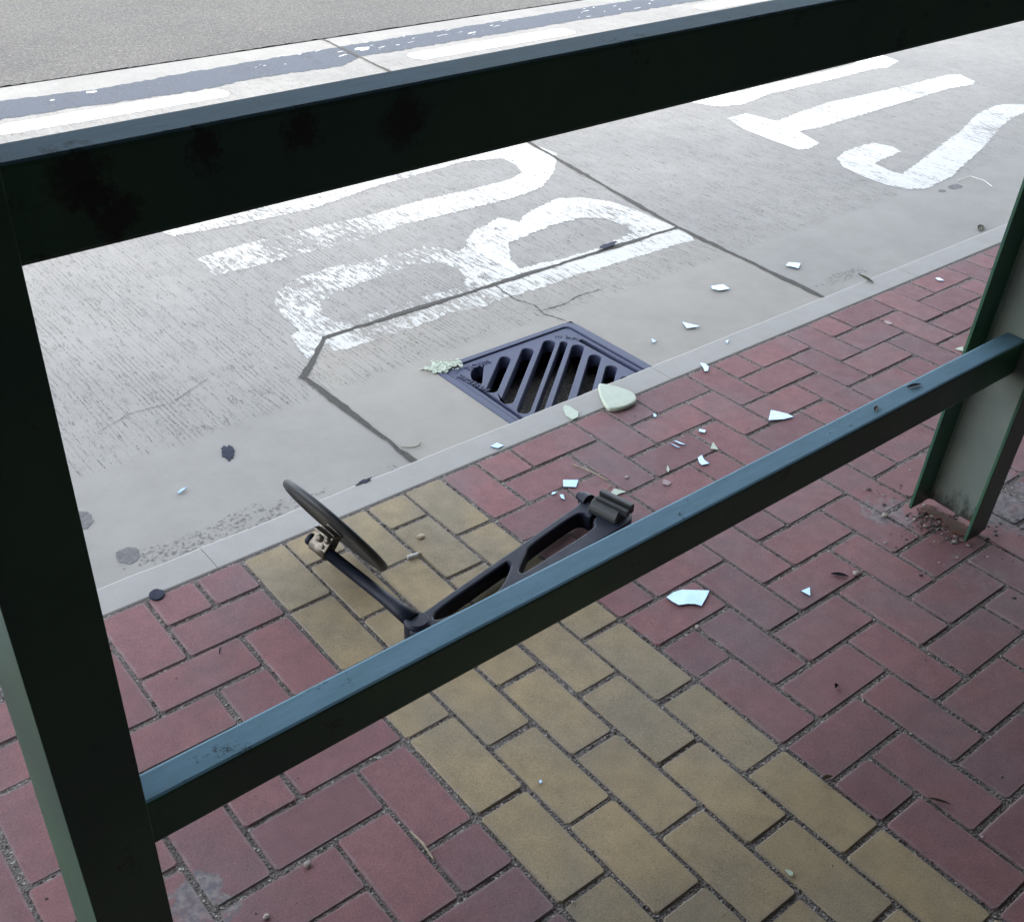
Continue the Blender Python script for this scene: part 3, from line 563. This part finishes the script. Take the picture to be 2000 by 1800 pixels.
# ---------------------------------------------------------------- mirror shards
LAB = ['largest arc shaped mirror shard, bright blue white, near the bottom bar',
 'small white triangular mirror shard on a red paver below the bottom bar', 'long pointed pale blue mirror shard on red pavers beyond the bottom bar',
 'chipped pale blue shard just behind the bottom bar, right of the mirror arm', 'little white rectangular shard on red paver above the two slivers of glass',
 'neat four sided pale blue shard beside the tip of the mirror arm', 'tiny pale chip at the end of a thin straw by the mirror arm', 'small curved pale chip below the four sided shard',
 'tiny white chip beside the big green fragment', 'pale blue half round shard overhanging the kerb edge', 'flat pale blue shard on the kerb below the drain grate',
 'lower of two parallel white glass slivers', 'upper of two parallel white glass slivers', 'pale blue shard on the road beside the slab joint',
 'large four sided pale blue shard on the road concrete', 'wedge shaped pale blue shard on the road right of the drain', 'tiny triangular chip on the road right of the drain',
 'thin bluish sliver lying in the gutter on the left', 'tiny white chip on the kerb top right of the drain', 'white oval chip on red paver near the right post',
 'tiny white chip on a yellow paver in the foreground', 'big rounded pale green fragment lying half on the kerb', 'thin pale green flake lying flat on the kerb beside the big green fragment',
 'pale green four sided fragment behind the clamp of the mirror arm', 'small grey green triangular fragment among the white shards', 'narrow pinkish grey fragment on red paver',
 'pale fragment on a red paver just left of the right post', 'small green fragment on a yellow paver, bottom of the picture']
for i, (k, z, P) in enumerate(SHARDS):
    cx = sum(p[0] for p in P)/len(P); cy = sum(p[1] for p in P)/len(P)
    Q = [(x-cx, y-cy) for x, y in P]; size = max(math.hypot(*q) for q in Q)
    th = .13 if i == 21 else .022
    if i == 21: Q = smooth_poly(Q, 2, .8)
    mt_ = MAT['back_thick'] if i == 21 else MAT['mirror'] if k == 'm' else MAT['back']
    o = plate('glass_shard' if k == 'm' else 'backed_glass_fragment', [Q], 0, th, .05 if i == 21 else 0, mt_, smooth=False)
    zz = z+(.055 if z < -1 else .012)
    if i in (9,): zz += .01
    o.location = Vector((cx, cy, zz))*M
    if k == 'm':
        a = rnd.uniform(-.02, .02); b = rnd.uniform(-.02, .02); o.rotation_euler = (a, b, 0); o.location.z += size*.02*M
    tag(o, LAB[i], 'glass shard', 'pieces of the broken mirror')
# heap of crushed flakes at the drain corner
r = random.Random(3); vs, fs = [], []
fx = [p[0] for p in FLAKES]; fy = [p[1] for p in FLAKES]
def inside(x, y, P):
    c = False
    for i in range(len(P)):
        a, b = P[i], P[i-1]
        if (a[1] > y) != (b[1] > y) and x < (b[0]-a[0])*(y-a[1])/(b[1]-a[1])+a[0]: c = not c
    return c
n_ = 0
while n_ < 620:
    x, y = r.uniform(min(fx), max(fx)), r.uniform(min(fy), max(fy))
    if not inside(x, y, FLAKES) or r.random() > .6+.4*math.sin(x*19)*math.sin(y*23): continue
    if r.random() < .3: x += r.gauss(0, .13); y += r.gauss(0, .10)
    n_ += 1; s = r.uniform(.02, .075); z = ROADZ+.02+r.uniform(0, .035); a = r.uniform(0, 6.3); t1, t2 = r.uniform(-.35, .35), r.uniform(-.35, .35); b = len(vs); m = r.choice((3, 4, 4, 5))
    for k in range(m):
        q = a+2*math.pi*k/m+r.uniform(-.3, .3); dx, dy = math.cos(q)*s, math.sin(q)*s*r.uniform(.5, 1); vs.append(((x+dx)*M, (y+dy)*M, (z+dx*t1+dy*t2+.02)*M))
    for k in range(m): v = vs[b+k]; vs.append((v[0], v[1], v[2]-.012*M))
    fs.append(tuple(range(b, b+m))); fs.append(tuple(range(b+m, b+2*m))[::-1])
    for k in range(m): fs.append((b+k, b+m+k, b+m+(k+1) % m, b+(k+1) % m))
me = bpy.data.meshes.new('crushed_glass'); me.from_pydata(vs, [], fs)
tag(link('crushed_glass', me, MAT['back']), 'heap of crushed pale green glass flakes at the corner of the drain grate', 'crushed glass', kind='stuff')
# ---------------------------------------------------------------- small litter
def leaf(name, P, L, wd, rot, mat, lab, cat='leaf', curl=.06, z=None):
    bm = bmesh.new(); n = 9; rows = []
    for i in range(n+1):
        t = i/n; ww = wd*math.sin(math.pi*min(1, t*.95+.03))**.8/2
        rows.append([bm.verts.new(((t-.5)*L, s*ww, .015+curl*abs(s)*ww/wd*2+curl*(t-.5)**2)) for s in (-1, 0, 1)])
    for a, b in zip(rows, rows[1:]):
        for k in (0, 1): bm.faces.new((a[k], b[k], b[k+1], a[k+1]))
    g_ = bmesh.ops.solidify(bm, geom=bm.faces[:], thickness=.008)
    o = from_bm(name, bm, mat, smooth=True); o.location = Vector((P[0], P[1], P[2] if z is None else z))*M; o.rotation_euler = (0, 0, rot)
    return tag(o, lab, cat)
MAT['dleaf'] = simple('dark_dry_leaf', (.085, .075, .10), .7); MAT['bleaf'] = simple('brown_leaf', (.13, .09, .06), .7)
MAT['oleaf'] = simple('olive_leaf', (.09, .085, .04), .6); MAT['straw'] = simple('straw', (.38, .31, .22), .8)
MAT['stone'] = simple('pale_stone', (.34, .29, .26), .85, 0, .2, 60, .5); MAT['paper'] = simple('paper', (.72, .70, .66), .8)
MAT['tan'] = simple('tan_paper', (.52, .42, .30), .85, 0, .2, 80, .4)
MAT['tar'] = simple('tar', (.020, .024, .045), .7, spec=.25); MAT['stain'] = simple('wet_stain', (.21, .21, .21), .85, alpha=(.2, .95))
MAT['gum'] = simple('pale_gum', (.40, .30, .30), .8)
leaf('dead_leaf', PT['dleaf'], .36, .10, -.9, MAT['dleaf'], 'dark curled dead leaf on the red pavers beside a round pebble', curl=.05)
leaf('dead_leaf', PT['lf1'], .75, .16, 1.35, MAT['oleaf'], 'long dark leaf lying across the kerb top right of the slab joint', z=.02, curl=.03)
leaf('dead_leaf', PT['lf2'], .7, .25, .5, MAT['oleaf'], 'olive leaf with a yellow edge in the gutter near the right post', z=ROADZ+.006)
leaf('bark_flake', PT['chip'], .13, .08, .3, MAT['bleaf'], 'small brown bark flake on dark red paver in the lower right', 'bark', z=.01)
leaf('bark_flake', PT['brk'], .20, .03, 1.0, MAT['dleaf'], 'thin dark bark splinter on a red paver on the left', 'bark', z=.01, curl=.01)
leaf('dead_leaf', PT['lf4'], .2, .07, -.3, MAT['straw'], 'small pale leaf scrap at the edge of the yellow band in front', z=.012)
leaf('dead_leaf', (6.1, -12.3, 0), .36, .06, -1.0, MAT['bleaf'], 'narrow brown leaf on the last yellow paver, lower right corner', z=.012, curl=.02)
def on_rail(p, lab, rot, L, mat, curl=.02, top=4.48):
    o = leaf('dead_leaf', p, L, L*.3, rot, mat, lab, curl=curl, z=p[2]); return o
def railpt(x, y, z):    # local point on the railing to the ground grid
    v = Vector((x-RX, y+7.93, z)); v.rotate(rail.rotation_euler); return (v.x+RX, v.y-7.93, v.z)
on_rail(railpt(8.55, -7.92, 4.415), 'small dark curled leaf on the bottom bar, left of the pair', .4, .22, MAT['bleaf'])
on_rail(railpt(9.75, -7.86, 4.415), 'grey curled leaf on the bottom bar nearer the right post', -.2, .34, MAT['dleaf'])
def twig(name, pts, r0, mat, lab, cat='twig'):
    bm = bmesh.new(); tube(bm, pts, [r0*(.6+.4*math.sin(math.pi*(i+.5)/len(pts))) for i in range(len(pts))], 6); return tag(from_bm(name, bm, mat), lab, cat)
a, b = PT['straw0'], PT['straw1']
twig('straw', [(a[0], a[1], .03), (a[0]+.02, (a[1]+b[1])/2, .045), (b[0], b[1], .02)], .018, MAT['straw'], 'pale straw lying in the joint beside the yellow band, lower left', 'straw')
twig('twig', [(x, y, ROADZ+.05) for x, y in ((5.94, 3.05), (6.11, 2.90), (6.25, 2.83), (6.38, 2.85), (6.49, 2.95))], .014, MAT['oleaf'], 'thin curved dark twig in the gutter below the slab joint')
a, b, c = PT['ws0'], PT['ws1'], PT['ws2']
twig('white_string', [(a[0], a[1], ROADZ+.06), (b[0], b[1], ROADZ+.08), ((b[0]+c[0])/2+.2, (b[1]+c[1])/2, ROADZ+.07), (c[0], c[1], ROADZ+.06)], .018, MAT['paper'], 'bent piece of white string in the gutter beside the letter S', 'string')
twig('straw', [(7.9, -2.6, .03), (7.35, -2.75, .05), (6.95, -2.75, .03)], .012, MAT['straw'], 'thin brown straw under the four sided shard', 'straw')
twig('straw', [(7.75, .0-1.4, .02), (7.9, -1.9, .03), (7.97, -2.4, .02)], .014, MAT['straw'], 'long pale straw in the joint beyond the mirror arm', 'straw')
a, b = Vector(PT['butt0']), Vector(PT['butt1']); a.z = b.z = .06
bt = empty('cigarette_butt', ((a.x+b.x)/2, (a.y+b.y)/2, 0)); tag(bt, 'white cigarette butt on the yellow pavers beside the mirror head', 'cigarette butt')
bm = bmesh.new(); tube(bm, [a, a+(b-a)*.75], [.042, .042], 14); sub(from_bm('filter', bm, MAT['paper']), bt)
bm = bmesh.new(); tube(bm, [a+(b-a)*.75, b], [.042, .05], 14); sub(from_bm('burnt_end', bm, MAT['tan']), bt)
def pebble(P, rx, lab, mat=None, name='pebble', cat='pebble', seed=0, sq=.7, z=.0):
    r = random.Random(seed); bm = bmesh.new(); bmesh.ops.create_icosphere(bm, subdivisions=2, radius=rx)
    for v in bm.verts: v.co *= 1+r.uniform(-.14, .14); v.co.z *= sq; v.co.z += rx*sq*.85
    o = from_bm(name, bm, mat or MAT['stone']); o.location = Vector((P[0], P[1], z))*M; o.rotation_euler = (0, 0, r.uniform(0, 6)); return tag(o, lab, cat)
pebble(PT['peb1'], .065, 'round pale pebble beside the dark curled leaf on the red pavers')
pebble(PT['peb2'], .06, 'pale pebble on a dark red paver in the lower left', seed=2)
pebble(PT['peb3'], .05, 'small pale stone in the joint at the edge of the red pavers', seed=3)
pebble(PT['peb4'], .05, 'flat white stone stuck to a red paver above the mirror arm', seed=5, sq=.3)
pebble(PT['leafw'], .085, 'crumpled tan scrap on a yellow paver beside the cigarette butt', MAT['tan'], 'paper_scrap', 'paper scrap', 7, .55)
pebble((11.95, -7.05, 0), .07, 'whitish stone chip at the foot of the right post', seed=8)
pebble((-3.45, -7.55, 0), .05, 'grey stone chip beside the left post on red pavers', seed=9)
def flat(name, P, z, mat, lab, cat):
    o = plate(name, [P], z, z+.012, 0, mat); cx = sum(p[0] for p in P)/len(P); cy = sum(p[1] for p in P)/len(P)
    return tag(o, lab, cat)
t = PT['tar1']; flat('tar_spot', blob(t[0], t[1], .16, .33, 26, 5, .22, -.35), ROADZ+.01, MAT['tar'], 'glossy black tar spot on the smooth gutter concrete', 'tar spot')
t = PT['cap']; o = plate('rubber_cap', [blob(t[0], t[1], .15, .17, 24, 2, .05)], .0, .05, .02, MAT['tar']); tag(o, 'round flat black rubber cap on the kerb edge, left of the yellow band', 'rubber cap')
t = PT['blue']; flat('tar_spot', blob(t[0], t[1], .42, .13, 18, 6, .25, .1), ROADZ+.1, MAT['tar'], 'dark blue black tar patch in the joint through the letter B', 'tar spot')
STL = ['round grey damp stain on the gutter near the kerb, left side', 'oval grey stain in the gutter cut off by the left post', 'grey oval stain in the gutter below the letter S', 'smaller grey spot left of the oval stain below the letter S']
for i, (k, rx, ry) in enumerate((('st1', .26, .3), ('st2', .35, .42), ('st3', .36, .22), ('st4', .2, .13))):
    t = PT[k]; flat('damp_stain', blob(t[0], t[1], rx, ry, 24, i+11, .1), ROADZ+.01, MAT['stain'], STL[i], 'stain')
t = PT['smear']; flat('tar_smear', blob(t[0], t[1]-.22, .22, .05, 24, 21, .45, .06), .006, MAT['tar'], 'black rubbed tar smear along the kerb arris above the yellow band', 'tar smear')
MAT['gdirt'] = simple('gutter_grit', (.19, .185, .17), .95, alpha=(.55, .62))
for nm, P_ in (('gutter_dirt', blob(.9, 2.55, 2.5, .5, 60, 61, .3)), ('gutter_dirt', blob(5.2, 1.9, .9, .5, 40, 62, .3)), ('gutter_dirt', blob(24, 3.0, 1.2, .3, 40, 63, .3))):
    tag(plate(nm, [P_], ROADZ+.012, ROADZ+.012, 0, MAT['gdirt']), kind='structure')
GL = ['pinkish gum blot on a red paver right of the mirror arm', 'pale gum blot on the red pavers near the kerb on the right']
for i, (px, py) in enumerate(((9.0, -3.25), (20.05, -1.35))): flat('chewing_gum', blob(px, py, .10, .11, 14, 31+i, .2), .004, MAT['gum'], GL[i], 'chewing gum')
# rubble at the foot of the right post
r = random.Random(12); vs, fs = [], []
for _ in range(420):
    if r.random() < .45: x, y, = r.uniform(12.3, 13.1), r.uniform(-8.6, -7.3)
    else: x, y = r.gauss(12.9, .9), r.gauss(-8.1, .85)
    q = abs(r.gauss(0, .022))+.008; b = len(vs)
    for d in ((1, 0, 0), (-.9, .2, 0), (.1, 1, 0), (0, -1, .1), (0, 0, .8), (0, 0, -.6)):
        vs.append(((x+d[0]*q*r.uniform(.7, 1.6))*M, (y+d[1]*q*r.uniform(.7, 1.4))*M, (.006+d[2]*q*.6)*M))
    for f in ((0, 2, 4), (2, 1, 4), (1, 3, 4), (3, 0, 4), (2, 0, 5), (1, 2, 5), (3, 1, 5), (0, 3, 5)): fs.append(tuple(b+i for i in f))
me = bpy.data.meshes.new('rubble'); me.from_pydata(vs, [], fs); tag(link('rubble', me, MAT['grit']), 'loose grit and rust crumbs round the foot of the right post', 'rubble', kind='stuff')
MAT['rust'] = simple('rust_crust', (.13, .045, .025), .9, 0, .3, 70, .9, c2=(.075, .06, .052))
o = plate('base_crust', [rough([(12.75, -8.62), (12.95, -8.6), (13.1, -8.6), (13.1, -7.4), (12.75, -7.4), (12.85, -7.9), (12.6, -8.3)], .05, .07, 9, 1)], .0, .03, 0, MAT['rust']); tag(o, 'rusty crust of grime inside the foot of the right post', 'rust', kind='stuff')
# ---------------------------------------------------------------- unseen things added to shade the pavement: a shelter roof overhead and the building behind
MAT['roof'] = simple('shade_roof_sheet', (.05, .055, .05), .7); MAT['shade_wall'] = simple('dark_shade_wall', (.09, .085, .08), .85)
ro = empty('shade_roof', (10, -14, 24)); tag(ro, 'flat grey shelter roof added unseen over the pavement for shade', 'shade_caster')  # unseen roof with a low front edge, added to darken the near paving
def rbox(name, root, dims, mat):
    bm = bmesh.new(); box(bm, *dims); return sub(from_bm(name, bm, mat), root)
RZ, RY = 18.2, -1.8
rbox('shade_roof_panel', ro, (-60, 60, -22, RY, RZ, RZ+1), MAT['roof'])
rbox('shade_fascia', ro, (-60, 60, RY, RY+.3, RZ-1.5, RZ+1.2), MAT['green'])
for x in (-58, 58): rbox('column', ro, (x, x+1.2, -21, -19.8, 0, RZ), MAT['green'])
for x in (-11.5, 18.5): rbox('shade_side_panel', ro, (x, x+.5, -20, -11, 1.5, RZ-.5), MAT['roof'])  # panels added out of view to cut side light on the foreground
bd_ = empty('shade_block', (20, -60, 0)); tag(bd_, 'plain unseen building standing behind the pavement', 'shade_block')  # unseen block added to cast the shade and cover the sky behind
H = 52.0
bm = bmesh.new(); pts = [(-460, -25+3.8), (320, -25-2.4), (320, -160), (-460, -160)]
lo = [bm.verts.new((x, y, -1)) for x, y in pts]; hi = [bm.verts.new((x, y, H)) for x, y in pts]
for i in range(4): bm.faces.new((lo[i], lo[(i+1) % 4], hi[(i+1) % 4], hi[i]))
bm.faces.new(lo[::-1]); bm.faces.new(hi); bmesh.ops.recalc_face_normals(bm, faces=bm.faces[:]); sub(from_bm('shade_wall', bm, MAT['shade_wall']), bd_)
